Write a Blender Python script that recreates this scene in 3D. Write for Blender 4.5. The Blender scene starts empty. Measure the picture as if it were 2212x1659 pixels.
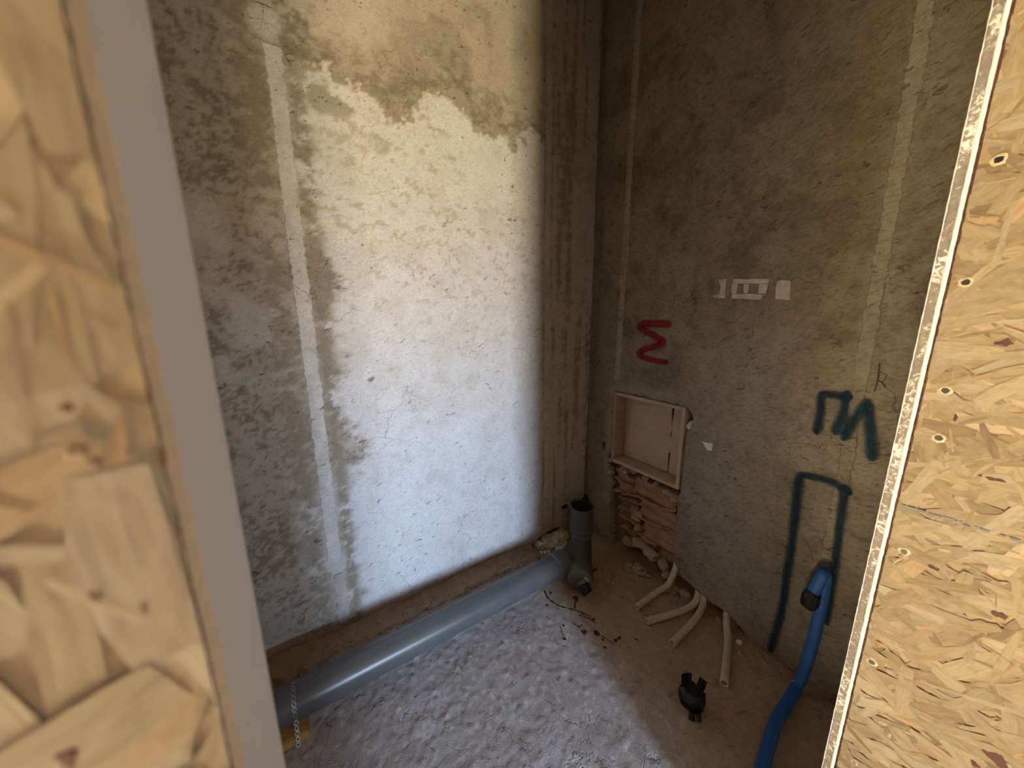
import bpy, bmesh, math, random
import numpy as np
from mathutils import Vector, Matrix
random.seed(4)
SC = bpy.context.scene
COL = SC.collection

# ------------------------------------------------------------------ camera
CAM = np.array([-1.42620037, -1.38824211, 1.3])
FPX = 724.354
def cam_axes(pitch=11.115, roll=-0.481, yaw=32.647):
    p, r, y = map(math.radians, (pitch, roll, yaw))
    fw = np.array([math.sin(y)*math.cos(p), math.cos(y)*math.cos(p), -math.sin(p)])
    rt = np.array([math.cos(y), -math.sin(y), 0.0]); up = np.cross(rt, fw)
    return rt*math.cos(r)+up*math.sin(r), up*math.cos(r)-rt*math.sin(r), fw
RT, UP, FW = cam_axes()
cd = bpy.data.cameras.new('camera'); cam = bpy.data.objects.new('camera', cd); COL.objects.link(cam)
cam.matrix_world = Matrix(((RT[0], UP[0], -FW[0], CAM[0]), (RT[1], UP[1], -FW[1], CAM[1]),
                           (RT[2], UP[2], -FW[2], CAM[2]), (0, 0, 0, 1)))
cd.sensor_fit = 'HORIZONTAL'; cd.sensor_width = 36; cd.lens = FPX/2212*36
cd.clip_start = 0.005; cd.clip_end = 60
cd.dof.use_dof = True; cd.dof.focus_distance = 1.5; cd.dof.aperture_fstop = 5.5
SC.camera = cam

# ------------------------------------------------------------------ light
EXPOSURE = -0.30
SKY_STRENGTH = 150.0
SC.view_settings.view_transform = 'Standard'; SC.view_settings.look = 'None'
SC.view_settings.exposure = EXPOSURE; SC.view_settings.gamma = 1; SC.view_settings.use_curve_mapping = False
world = bpy.data.worlds.new('world'); SC.world = world; world.use_nodes = True
wn, wl_ = world.node_tree.nodes, world.node_tree.links
wn.clear()
wo = wn.new('ShaderNodeOutputWorld'); wb = wn.new('ShaderNodeBackground')
tc = wn.new('ShaderNodeTexCoord'); sp = wn.new('ShaderNodeSeparateXYZ'); wr_ = wn.new('ShaderNodeValToRGB')
mp = wn.new('ShaderNodeMapRange'); mp.inputs[1].default_value = -1; mp.inputs[2].default_value = 1
wl_.new(tc.outputs['Generated'], sp.inputs[0]); wl_.new(sp.outputs[2], mp.inputs[0]); wl_.new(mp.outputs[0], wr_.inputs[0])
cr = wr_.color_ramp                              # sunlit warm ground below the horizon, hazy blue sky above
cr.elements[0].position = 0.0; cr.elements[0].color = (.70, .54, .30, 1)
cr.elements[1].position = 1.0; cr.elements[1].color = (.45, .66, 1.0, 1)
e = cr.elements.new(.485); e.color = (.84, .68, .42, 1)
e = cr.elements.new(.525); e.color = (.78, .85, .98, 1)
e = cr.elements.new(.57); e.color = (.56, .73, 1.0, 1)
wb.inputs[1].default_value = SKY_STRENGTH
wl_.new(wr_.outputs[0], wb.inputs[0]); wl_.new(wb.outputs[0], wo.inputs[0])
SC.cycles.max_bounces = 10; SC.cycles.diffuse_bounces = 6; SC.cycles.sample_clamp_indirect = 6

WIN_A = (-1.80, -1.16, 0.75, 1.95)              # x0 x1 z0 z1 of the window that looks through the doorway
FILL_WIN = (-0.95, 0.00, 1.32, 1.50)              # added slot window, out of view, brightens the left wall's left end
YW = -5.5
def portal(w):
    l = bpy.data.lights.new('window_portal', 'AREA'); l.shape = 'RECTANGLE'
    l.size = w[1]-w[0]; l.size_y = w[3]-w[2]; l.cycles.is_portal = True
    o = bpy.data.objects.new('window_portal', l); COL.objects.link(o)
    o.location = ((w[0]+w[1])/2, YW-.05, (w[2]+w[3])/2); o.rotation_euler = (math.pi/2, 0, 0)   # emits toward +Y
portal(WIN_A); portal(FILL_WIN)

# ------------------------------------------------------------------ pixel rays onto the real surfaces
def ray(px, py): return RT*(px-1106)/FPX - UP*(py-829.5)/FPX + FW
def on(px, py, ax, val):
    d = ray(px, py); return CAM + d*((val-CAM[ax])/d[ax])
def fl(px, py, z=0.0): return on(px, py, 2, z)
def wl(px, py): p = on(px, py, 1, 0.0); return (p[0], p[2])
def wr(px, py): p = on(px, py, 0, 0.0); return (p[1], p[2])

# ------------------------------------------------------------------ numpy noise
def _h(ix, iy, s):
    n = (ix.astype(np.int64)*374761393 + iy.astype(np.int64)*668265263 + s*982451653) & 0xffffffff
    n = ((n ^ (n >> 13))*1274126177) & 0xffffffff
    n = (n ^ (n >> 16)) & 0xffff
    return n/65535.0
def vn(x, y, s=0):
    x = np.asarray(x, float); y = np.asarray(y, float)
    ix, iy = np.floor(x), np.floor(y); fx, fy = x-ix, y-iy
    fx = fx*fx*fx*(fx*(fx*6-15)+10); fy = fy*fy*fy*(fy*(fy*6-15)+10)
    a, b, c, d = _h(ix, iy, s), _h(ix+1, iy, s), _h(ix, iy+1, s), _h(ix+1, iy+1, s)
    return (a*(1-fx)+b*fx)*(1-fy)+(c*(1-fx)+d*fx)*fy
def fbm(x, y, s=0, o=4, g=.5):
    t = 0; a = 1; w = 0
    for k in range(o):
        t = t+a*vn(x*2**k+17.3*k, y*2**k+9.1*k, s+k); w += a; a *= g
    return t/w                                   # 0..1, mean .5
def sst(a, b, x):
    t = np.clip((x-a)/(b-a), 0, 1); return t*t*(3-2*t)
def mix(a, b, t): return a*(1-t[..., None])+np.asarray(b)*t[..., None]

# ------------------------------------------------------------------ materials
def new_mat(name):
    m = bpy.data.materials.new(name); m.use_nodes = True
    nt = m.node_tree; nt.nodes.clear()
    o = nt.nodes.new('ShaderNodeOutputMaterial'); b = nt.nodes.new('ShaderNodeBsdfPrincipled')
    nt.links.new(b.outputs[0], o.inputs[0])
    return m, nt, b
def N(nt, t, **k):
    n = nt.nodes.new(t)
    for a, v in k.items():
        if a.startswith('i'): n.inputs[int(a[1:])].default_value = v
        else: setattr(n, a, v)
    return n
def coords(nt, scale=(1, 1, 1), rot=(0, 0, 0)):
    t = N(nt, 'ShaderNodeTexCoord'); mpn = N(nt, 'ShaderNodeMapping')
    mpn.inputs['Scale'].default_value = scale; mpn.inputs['Rotation'].default_value = rot
    nt.links.new(t.outputs['Object'], mpn.inputs[0]); return mpn.outputs[0]
def noise(nt, vec, scale, detail=4, rough=.55, dist=0):
    n = N(nt, 'ShaderNodeTexNoise'); n.inputs['Scale'].default_value = scale; n.inputs['Detail'].default_value = detail
    n.inputs['Roughness'].default_value = rough; n.inputs['Distortion'].default_value = dist
    nt.links.new(vec, n.inputs['Vector']); return n.outputs['Fac']
def ramp(nt, fac, stops):
    r = N(nt, 'ShaderNodeValToRGB'); e = r.color_ramp.elements
    while len(e) < len(stops): e.new(.5)
    for k, (p, c) in enumerate(stops):
        e[k].position = p; e[k].color = (c, c, c, 1) if isinstance(c, (int, float)) else (*c, 1)
    nt.links.new(fac, r.inputs[0]); return r.outputs[0]
def mul(nt, a, b, fac=1.0, mode='MULTIPLY'):
    n = N(nt, 'ShaderNodeMix', data_type='RGBA', blend_type=mode)
    if isinstance(fac, (int, float)): n.inputs[0].default_value = fac
    else: nt.links.new(fac, n.inputs[0])
    for s, v in ((n.inputs[6], a), (n.inputs[7], b)):
        if isinstance(v, tuple): s.default_value = (*v, 1)
        else: nt.links.new(v, s)
    return n.outputs[2]
def math_(nt, op, a, b=0.0):
    n = N(nt, 'ShaderNodeMath', operation=op)
    for s, v in ((n.inputs[0], a), (n.inputs[1], b)):
        if isinstance(v, (int, float)): s.default_value = v
        else: nt.links.new(v, s)
    return n.outputs[0]
def bump(nt, b, h, strength=.5, dist=.003, prev=None):
    n = N(nt, 'ShaderNodeBump'); n.inputs['Strength'].default_value = strength; n.inputs['Distance'].default_value = dist
    nt.links.new(h, n.inputs['Height'])
    if prev is not None: nt.links.new(prev, n.inputs['Normal'])
    nt.links.new(n.outputs[0], b.inputs['Normal']); return n.outputs[0]

def plaster(name, rot, gain=1.0, mott=1.15, cracks=.6, pits=.75, rough=.92, bstr=.55):
    """trowelled cement render; its broad colour is the mesh's own albedo attribute"""
    m, nt, b = new_mat(name)
    at = N(nt, 'ShaderNodeAttribute', attribute_name='Col')
    base = coords(nt); st = coords(nt, (1, 1, 1), rot)
    stz = N(nt, 'ShaderNodeMapping'); stz.inputs['Scale'].default_value = (.60, .60, 1.2)
    nt.links.new(st, stz.inputs[0]); sv = stz.outputs[0]
    f1 = noise(nt, base, 16, 8, .68); f2 = noise(nt, sv, 90, 5, .65); f3 = noise(nt, base, 330, 2, .5)
    c = mul(nt, at.outputs['Color'], ramp(nt, f1, ((.22, 1-.28*mott), (.5, 1.0), (.8, 1+.2*mott))))
    c = mul(nt, c, ramp(nt, f2, ((.28, 1-.32*mott), (.5, 1.0), (.75, 1+.14*mott))))
    c = mul(nt, c, ramp(nt, f3, ((.3, .80), (.6, 1.06))))
    g4 = noise(nt, sv, 26, 6, .72, .4); c = mul(nt, c, ramp(nt, g4, ((.30, 1-.36*mott), (.42, 1.0))))
    # drag pits left by the float
    pn = noise(nt, sv, 48, 3, .6, .6); pm = noise(nt, base, 5, 3, .6)
    pit = math_(nt, 'MULTIPLY', ramp(nt, pn, ((.63, 0.0), (.67, 1.0))), ramp(nt, pm, ((.40, 0.0), (.58, 1.0))))
    c = mul(nt, c, (.30, .25, .19), math_(nt, 'MULTIPLY', pit, pits))
    # hairline cracks
    wv = N(nt, 'ShaderNodeVectorMath', operation='ADD'); wn_ = N(nt, 'ShaderNodeTexNoise'); wn_.inputs['Scale'].default_value = 9
    wn_.inputs['Detail'].default_value = 5; nt.links.new(base, wn_.inputs['Vector'])
    ws = N(nt, 'ShaderNodeVectorMath', operation='SCALE'); ws.inputs['Scale'].default_value = .16
    nt.links.new(wn_.outputs['Color'], ws.inputs[0]); nt.links.new(base, wv.inputs[0]); nt.links.new(ws.outputs[0], wv.inputs[1])
    vo = N(nt, 'ShaderNodeTexVoronoi', feature='DISTANCE_TO_EDGE'); vo.inputs['Scale'].default_value = 5.5
    nt.links.new(wv.outputs[0], vo.inputs['Vector'])
    cm = noise(nt, base, 3.3, 3, .6)
    ck = math_(nt, 'MULTIPLY', ramp(nt, vo.outputs['Distance'], ((0.0, 1.0), (.010, 0.0))), ramp(nt, cm, ((.52, 0.0), (.60, 1.0))))
    c = mul(nt, c, (.34, .28, .21), math_(nt, 'MULTIPLY', ck, cracks))
    if gain != 1: c = mul(nt, c, (gain, gain, gain))
    nt.links.new(c, b.inputs['Base Color']); b.inputs['Roughness'].default_value = rough
    b.inputs['Specular IOR Level'].default_value = .2
    h = math_(nt, 'ADD', math_(nt, 'MULTIPLY', f2, .6), math_(nt, 'MULTIPLY', f3, .25))
    h = math_(nt, 'SUBTRACT', h, math_(nt, 'MULTIPLY', pit, .8)); h = math_(nt, 'SUBTRACT', h, math_(nt, 'MULTIPLY', ck, .6))
    bump(nt, b, h, bstr, .006)
    return m
def simple(name, col, rough=.6, var=.15, nscale=30, bstr=.15, bscale=80, spec=.4, metal=0.0, stretch=(1, 1, 1), dist=.002):
    m, nt, b = new_mat(name)
    v = coords(nt, stretch); f = noise(nt, v, nscale, 5, .6)
    c = mul(nt, tuple(col), ramp(nt, f, ((.25, 1-var), (.75, 1+var))))
    nt.links.new(c, b.inputs['Base Color']); b.inputs['Roughness'].default_value = rough
    b.inputs['Specular IOR Level'].default_value = spec; b.inputs['Metallic'].default_value = metal
    if bstr: bump(nt, b, noise(nt, v, bscale, 4, .6), bstr, dist)
    return m
def attr_mat(name, rough=.7, spec=.25, grain=True):
    """wood strands: each strand's own colour from its mesh, grain along its own length from its UV"""
    m, nt, b = new_mat(name)
    at = N(nt, 'ShaderNodeAttribute', attribute_name='Col'); uv = N(nt, 'ShaderNodeUVMap', uv_map='UVMap')
    mpn = N(nt, 'ShaderNodeMapping'); mpn.inputs['Scale'].default_value = (28, 520, 1); nt.links.new(uv.outputs[0], mpn.inputs[0])
    g = noise(nt, mpn.outputs[0], 1, 4, .65, .4)
    mp2 = N(nt, 'ShaderNodeMapping'); mp2.inputs['Scale'].default_value = (50, 110, 1); nt.links.new(uv.outputs[0], mp2.inputs[0])
    g2 = noise(nt, mp2.outputs[0], 1, 4, .6, .6)
    c = mul(nt, at.outputs['Color'], ramp(nt, g, ((.28, .80), (.5, 1.0), (.75, 1.10))))
    c = mul(nt, c, ramp(nt, g2, ((.3, (.80, .74, .66)), (.55, (1.0, 1.0, 1.0)), (.8, (1.08, 1.07, 1.05)))))
    nt.links.new(c, b.inputs['Base Color']); b.inputs['Roughness'].default_value = rough; b.inputs['Specular IOR Level'].default_value = spec
    bump(nt, b, math_(nt, 'ADD', g, g2), .35, .0006)
    return m
M = {}
M['wall_l'] = plaster('plaster_pale', (0, .35, 0), mott=.5, bstr=.38)
M['wall_r'] = plaster('plaster_brown', (.35, 0, 0), gain=.57, cracks=.5)
M['floor'] = plaster('concrete_floor', (0, 0, .4), cracks=.0, pits=.35, bstr=.7, mott=.45)
M['strand'] = attr_mat('osb_strands')
M['osb_core'] = simple('osb_core', (.27, .195, .115), .8, .3, 60, .5, 200)
M['osb_edge'] = simple('osb_cut_edge', (.93, .78, .56), .8, .10, 90, .5, 300, stretch=(1, .4, 3))
M['burnt'] = simple('burnt_saw_edge', (.055, .022, .014), .9, .5, 150, .6, 300)
M['white_board'] = simple('white_board', (.80, .81, .84), .75, .03, 15, .08, 250)
M['gyp_core'] = None
M['paper'] = simple('board_paper', (.80, .75, .70), .8, .06, 60, .2, 300)
M['room_white'] = simple('room_white', (.31, .28, .245), .9, .03, 4, 0)
M['pvc'] = simple('grey_pvc', (.105, .109, .112), .30, .16, 9, .05, 40, .5)
M['pvc_d'] = simple('grey_pvc_dusty', (.068, .068, .063), .5, .2, 25, .1, 60, .4)
M['pvc_cap'] = simple('grey_pvc_cap', (.115, .115, .098), .55, .12, 30, .05, 60, .4)
M['rubber'] = simple('black_rubber', (.010, .010, .012), .5, .2, 40, .1, 80, .35)
M['tape'] = simple('black_tape', (.006, .006, .007), .42, .3, 60, .5, 90, .4)
M['blue'] = simple('blue_pipe', (.020, .105, .36), .5, .12, 20, .06, 60, .4)
M['cream'] = simple('cream_conduit', (.60, .50, .37), .6, .22, 45, .12, 90, .35)
M['zinc'] = simple('zinc_strap', (.55, .53, .50), .42, .25, 120, .2, 200, .5, .7)
M['woodblock'] = simple('wood_block', (.44, .255, .075), .75, .35, 18, .4, 60, .25, 0, (.3, 2.5, 2.5))
M['niche'] = simple('niche_wood', (.50, .385, .275), .75, .13, 12, .15, 70, .25, 0, (1, 1, 2.5))
M['niche_side'] = simple('niche_side_wood', (.36, .245, .165), .75, .25, 14, .15, 70, .25, 0, (1, 1, 2.5))
M['clay'] = simple('clay_brick', (.36, .215, .13), .9, .28, 22, .6, 90, .2)
M['mortar'] = simple('mortar_crumb', (.385, .31, .225), .95, .25, 30, .9, 110, .15, dist=.004)
M['mortar_pale'] = simple('mortar_pale', (.84, .74, .58), .95, .22, 30, .9, 110, .15, dist=.004)
M['white_stone'] = simple('white_stone', (.80, .76, .70), .9, .1, 40, .5, 120)
M['brown_dust'] = simple('dust_lump', (.36, .27, .19), .95, .22, 30, .9, 110, .15, dist=.004)
M['patch'] = simple('gypsum_patch', (.46, .42, .385), .9, .25, 45, .4, 150)
M['bitumen'] = simple('dark_splash', (.045, .026, .015), .7, .3, 80, .3, 150)
M['sticker'] = simple('sticker', (.72, .73, .72), .5, .04, 60, 0)
M['ink'] = simple('ink', (.15, .145, .15), .8, .35, 140, 0)
M['screw'] = simple('screw_head', (.008, .008, .008), .5, .2, 60, 0)
M['rim'] = simple('frayed_rim', (.47, .38, .25), .85, .2, 300, .5, 500)
M['knot'] = simple('knot', (.075, .028, .022), .8, .4, 150, .3, 300)
M['knot_soft'] = simple('knot_soft', (.16, .11, .065), .8, .4, 150, .3, 300)
M['outer'] = simple('outer_dark', (.25, .2, .15), .9, .1, 10, 0)
def gyp():
    m, nt, b = new_mat('gypsum_core')
    v = coords(nt); f = noise(nt, v, 130, 6, .7, .8); f2 = noise(nt, v, 22, 3, .5)
    s = math_(nt, 'ADD', f, math_(nt, 'MULTIPLY', math_(nt, 'SUBTRACT', f2, .5), .5))
    c = ramp(nt, s, ((.40, (.20, .175, .16)), (.55, (.26, .235, .22)), (.63, (.72, .71, .73)), (.75, (.88, .87, .88))))
    nt.links.new(c, b.inputs['Base Color']); b.inputs['Roughness'].default_value = .95
    bump(nt, b, s, .8, .003); return m
M['gyp_core'] = gyp()
def spray(name, col):
    """sprayed paint: dense in the middle of the stroke, broken overspray at its margins"""
    m, nt, b = new_mat(name)
    uv = N(nt, 'ShaderNodeUVMap', uv_map='UVMap'); sp_ = N(nt, 'ShaderNodeSeparateXYZ'); nt.links.new(uv.outputs[0], sp_.inputs[0])
    v = coords(nt)
    d = math_(nt, 'ABSOLUTE', math_(nt, 'SUBTRACT', sp_.outputs[1], .5))          # 0 centre, .5 edge
    n_ = noise(nt, v, 260, 3, .7); n2 = noise(nt, v, 30, 3, .6)
    k = math_(nt, 'ADD', d, math_(nt, 'MULTIPLY', math_(nt, 'SUBTRACT', n_, .5), .22))
    k = math_(nt, 'ADD', k, math_(nt, 'MULTIPLY', math_(nt, 'SUBTRACT', n2, .5), .16))
    al = ramp(nt, k, ((.10, .90), (.24, .66), (.36, .26), (.48, 0.0)))
    c = mul(nt, tuple(col), ramp(nt, n2, ((.3, .75), (.7, 1.2))))
    nt.links.new(c, b.inputs['Base Color']); nt.links.new(al, b.inputs['Alpha']); b.inputs['Roughness'].default_value = .8
    b.inputs['Specular IOR Level'].default_value = .2
    return m
M['red'] = spray('red_spray', (.26, .012, .014)); M['teal'] = spray('blue_spray', (.007, .029, .050))

# ------------------------------------------------------------------ object helpers
def tag(o, label=None, cat=None, group=None, kind=None):
    for k, v in (('label', label), ('category', cat), ('group', group), ('kind', kind)):
        if v: o[k] = v
    return o
def empty(name, loc, label, cat, group=None):
    o = bpy.data.objects.new(name, None); COL.objects.link(o); o.location = loc; o.empty_display_size = .02
    return tag(o, label, cat, group)
def link(name, me, mat, parent=None, smooth=False):
    if mat is not None: me.materials.append(mat)
    o = bpy.data.objects.new(name, me); COL.objects.link(o)
    if parent is not None:
        o.parent = parent; o.matrix_parent_inverse = Matrix.Translation(parent.location).inverted()
        q = parent.parent
        while q is not None: q = q.parent
    if smooth: me.polygons.foreach_set('use_smooth', [True]*len(me.polygons))
    return o
def from_bm(name, bm, mat, parent=None, smooth=False):
    me = bpy.data.meshes.new(name); bmesh.ops.recalc_face_normals(bm, faces=bm.faces[:]); bm.to_mesh(me); bm.free()
    return link(name, me, mat, parent, smooth)
def pyd(name, v, f, mat, parent=None, smooth=False):
    me = bpy.data.meshes.new(name); me.from_pydata([tuple(map(float, q)) for q in v], [], f); me.update()
    return link(name, me, mat, parent, smooth)
def add_box(bm, a, b, bev=0.0, jit=0.0):
    a, b = np.minimum(a, b), np.maximum(a, b)
    r = bmesh.ops.create_cube(bm, size=1); vs = r['verts']
    for v in vs:
        for k in range(3): v.co[k] = (a[k]+b[k])/2+v.co[k]*(b[k]-a[k]) + random.uniform(-jit, jit)
    if bev:
        es = {e_ for v in vs for e_ in v.link_edges}
        bmesh.ops.bevel(bm, geom=list(es), offset=bev, segments=2, affect='EDGES')
def box(name, a, b, mat, parent=None, bev=0.0, jit=0.0):
    bm = bmesh.new(); add_box(bm, a, b, bev, jit); return from_bm(name, bm, mat, parent)
def catmull(pts, n=10):
    P = [np.asarray(p, float) for p in pts]; P = [2*P[0]-P[1]]+P+[2*P[-1]-P[-2]]; out = []
    for k in range(1, len(P)-2):
        for t in np.linspace(0, 1, n, endpoint=False):
            a, b, c, d = P[k-1], P[k], P[k+1], P[k+2]
            out.append(.5*((2*b)+(-a+c)*t+(2*a-5*b+4*c-d)*t*t+(-a+3*b-3*c+d)*t**3))
    out.append(P[-2]); return out
def add_tube(bm, path, rad, seg=20, inner=None, closed=True):
    """rad: number or per-point list; inner radius hollows the ends to a depth"""
    path = [np.asarray(p, float) for p in path]; n = len(path)
    rad = [rad]*n if isinstance(rad, (int, float)) else rad
    T = [path[min(k+1, n-1)]-path[max(k-1, 0)] for k in range(n)]; T = [t/np.linalg.norm(t) for t in T]
    u = np.cross(T[0], [0, 0, 1.0]); u = np.cross(T[0], [1.0, 0, 0]) if np.linalg.norm(u) < 1e-3 else u; u /= np.linalg.norm(u)
    rings = []
    def ring(p, t, u, r):
        w = np.cross(t, u)
        return [bm.verts.new(tuple(p+r*(u*math.cos(2*math.pi*j/seg)+w*math.sin(2*math.pi*j/seg)))) for j in range(seg)]
    us = []
    for k in range(n):
        u = u-T[k]*(u@T[k]); u /= np.linalg.norm(u); us.append(u.copy())
        rings.append(ring(path[k], T[k], u, rad[k]))
    def bridge(A, B):
        for j in range(seg): bm.faces.new((A[j], A[(j+1) % seg], B[(j+1) % seg], B[j]))
    for k in range(n-1): bridge(rings[k], rings[k+1])
    for end in (0, n-1):
        sgn = 1 if end == 0 else -1
        if inner:
            w = rad[end]-inner
            A = ring(path[end], T[end], us[end], rad[end]-w)
            dpt = min(.10, .6*sum(np.linalg.norm(path[k+1]-path[k]) for k in range(n-1)))
            # follow the path inwards for the bore
            k = end; acc = 0; prevr = A; bridge(rings[end], A)
            while acc < dpt and 0 <= k+sgn < n:
                acc += np.linalg.norm(path[k+sgn]-path[k]); k += sgn
                R_ = ring(path[k], T[k], us[k], rad[k]-w); bridge(prevr, R_); prevr = R_
            bm.faces.new(prevr)
        elif closed: bm.faces.new(rings[end])
def tube(name, path, rad, mat, parent=None, seg=20, inner=None, smooth=True):
    bm = bmesh.new(); add_tube(bm, path, rad, seg, inner)
    o = from_bm(name, bm, mat, parent, smooth)
    if smooth: autosmooth(o)
    return o
def autosmooth(o, ang=40):
    me = o.data; bm = bmesh.new(); bm.from_mesh(me)
    for e_ in bm.edges:
        e_.smooth = len(e_.link_faces) == 2 and e_.calc_face_angle(0) < math.radians(ang)
    bm.to_mesh(me); bm.free()
def n3(p, f, s):
    x, y, z = p[0]*f, p[1]*f, p[2]*f
    return float((vn(x, y, s)+vn(y, z, s+5)+vn(z, x, s+9))/3-.5)
def lump_bm(bm, c, r, seed, sub=2, amp=.6, flat=True):
    res = bmesh.ops.create_icosphere(bm, subdivisions=sub, radius=1)
    rr = random.Random(seed); rot = Matrix.Rotation(rr.uniform(0, 6.3), 3, 'Z')
    for v in res['verts']:
        d = v.co.copy(); k = 1+amp*n3(d+Vector((seed*.37, seed*.71, 0)), 1.6, seed)*2+amp*.6*n3(d, 4.5, seed+3)*2
        d = rot @ Vector((d.x*r[0]*k, d.y*r[1]*k, d.z*r[2]*k))
        if flat and d.z < -r[2]*.55: d.z = -r[2]*.55
        v.co = Vector(c)+d
def lump(name, c, r, mat, seed, parent=None, sub=2, amp=.6):
    bm = bmesh.new(); lump_bm(bm, c, r, seed, sub, amp); return from_bm(name, bm, mat, parent)
def poly_in(poly, x, y):
    ins = np.zeros(x.shape, bool); n = len(poly)
    for k in range(n):
        (x0, y0), (x1, y1) = poly[k], poly[(k+1) % n]
        c = ((y0 > y) != (y1 > y)) & (x < (x1-x0)*(y-y0)/((y1-y0) or 1e-9)+x0); ins ^= c
    return ins
def poly_near(poly, x, y):
    """closest point on the outline"""
    bd = np.full(x.shape, 9.0); bx = x.copy(); by = y.copy(); n = len(poly)
    for k in range(n):
        a = np.array(poly[k]); b = np.array(poly[(k+1) % n]); d = b-a; L = d@d or 1e-9
        t = np.clip(((x-a[0])*d[0]+(y-a[1])*d[1])/L, 0, 1); qx, qy = a[0]+t*d[0], a[1]+t*d[1]
        dd = np.hypot(x-qx, y-qy); m = dd < bd; bd[m] = dd[m]; bx[m] = qx[m]; by[m] = qy[m]
    return bd, bx, by
def grid_surface(name, u0, u1, v0, v1, step, pos, colour, mat, holes=(), rim=None):
    nu, nv = int(round((u1-u0)/step))+1, int(round((v1-v0)/step))+1
    u, v = np.meshgrid(np.linspace(u0, u1, nu), np.linspace(v0, v1, nv), indexing='ij')
    keep = np.ones((nu-1, nv-1), bool)
    for h in holes:
        bd, bx, by = poly_near(h, u, v); m = bd < step*.72
        u = np.where(m, bx, u); v = np.where(m, by, v)
        cu = (u[:-1, :-1]+u[1:, :-1]+u[:-1, 1:]+u[1:, 1:])/4; cv = (v[:-1, :-1]+v[1:, :-1]+v[:-1, 1:]+v[1:, 1:])/4
        keep &= ~poly_in(h, cu, cv)
    P = pos(u, v); Cc = np.clip(colour(u, v), .01, .95)
    idx = np.arange(nu*nv).reshape(nu, nv)
    F = np.stack([idx[:-1, :-1], idx[1:, :-1], idx[1:, 1:], idx[:-1, 1:]], -1)[keep]
    used = np.zeros(nu*nv, bool); used[F.ravel()] = True; remap = np.cumsum(used)-1
    P = P.reshape(-1, 3)[used]; Cc = Cc.reshape(-1, 3)[used]; F = remap[F]
    if rim is not None:                          # broken edge of the render layer, going back into the wall
        E = {}
        for f in F:
            for a, b in zip(f, np.roll(f, -1)):
                k = (min(a, b), max(a, b)); E[k] = None if k in E else (a, b)
        border = [e_ for e_ in E.values() if e_ is not None]
        uu, vv = u.reshape(-1)[used], v.reshape(-1)[used]
        border = [e_ for e_ in border if any(min(poly_near(h, uu[list(e_)], vv[list(e_)])[0]) < step for h in holes)]
        vs = sorted({q for e_ in border for q in e_}); mp_ = {q: len(P)+k for k, q in enumerate(vs)}
        extra = P[vs]+np.array(rim)*(.7+.6*np.array([random.random() for _ in vs]))[:, None]
        Cc = np.vstack([Cc, np.clip(Cc[vs]*1.0, 0, 1)]); P = np.vstack([P, extra])
        F = np.vstack([F, np.array([[b, a, mp_[a], mp_[b]] for a, b in border])])
    me = bpy.data.meshes.new(name)
    me.vertices.add(len(P)); me.vertices.foreach_set('co', P.ravel())
    me.loops.add(F.size); me.loops.foreach_set('vertex_index', F.ravel().astype(np.int32))
    me.polygons.add(len(F)); me.polygons.foreach_set('loop_start', np.arange(0, F.size, 4, dtype=np.int32))
    me.update(calc_edges=True); me.validate()
    ca = me.color_attributes.new('Col', 'FLOAT_COLOR', 'POINT')
    ca.data.foreach_set('color', np.hstack([Cc, np.ones((len(Cc), 1))]).ravel())
    me.polygons.foreach_set('use_smooth', [True]*len(me.polygons))
    return link(name, me, mat)
A3 = lambda *c: np.array(c)

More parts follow.
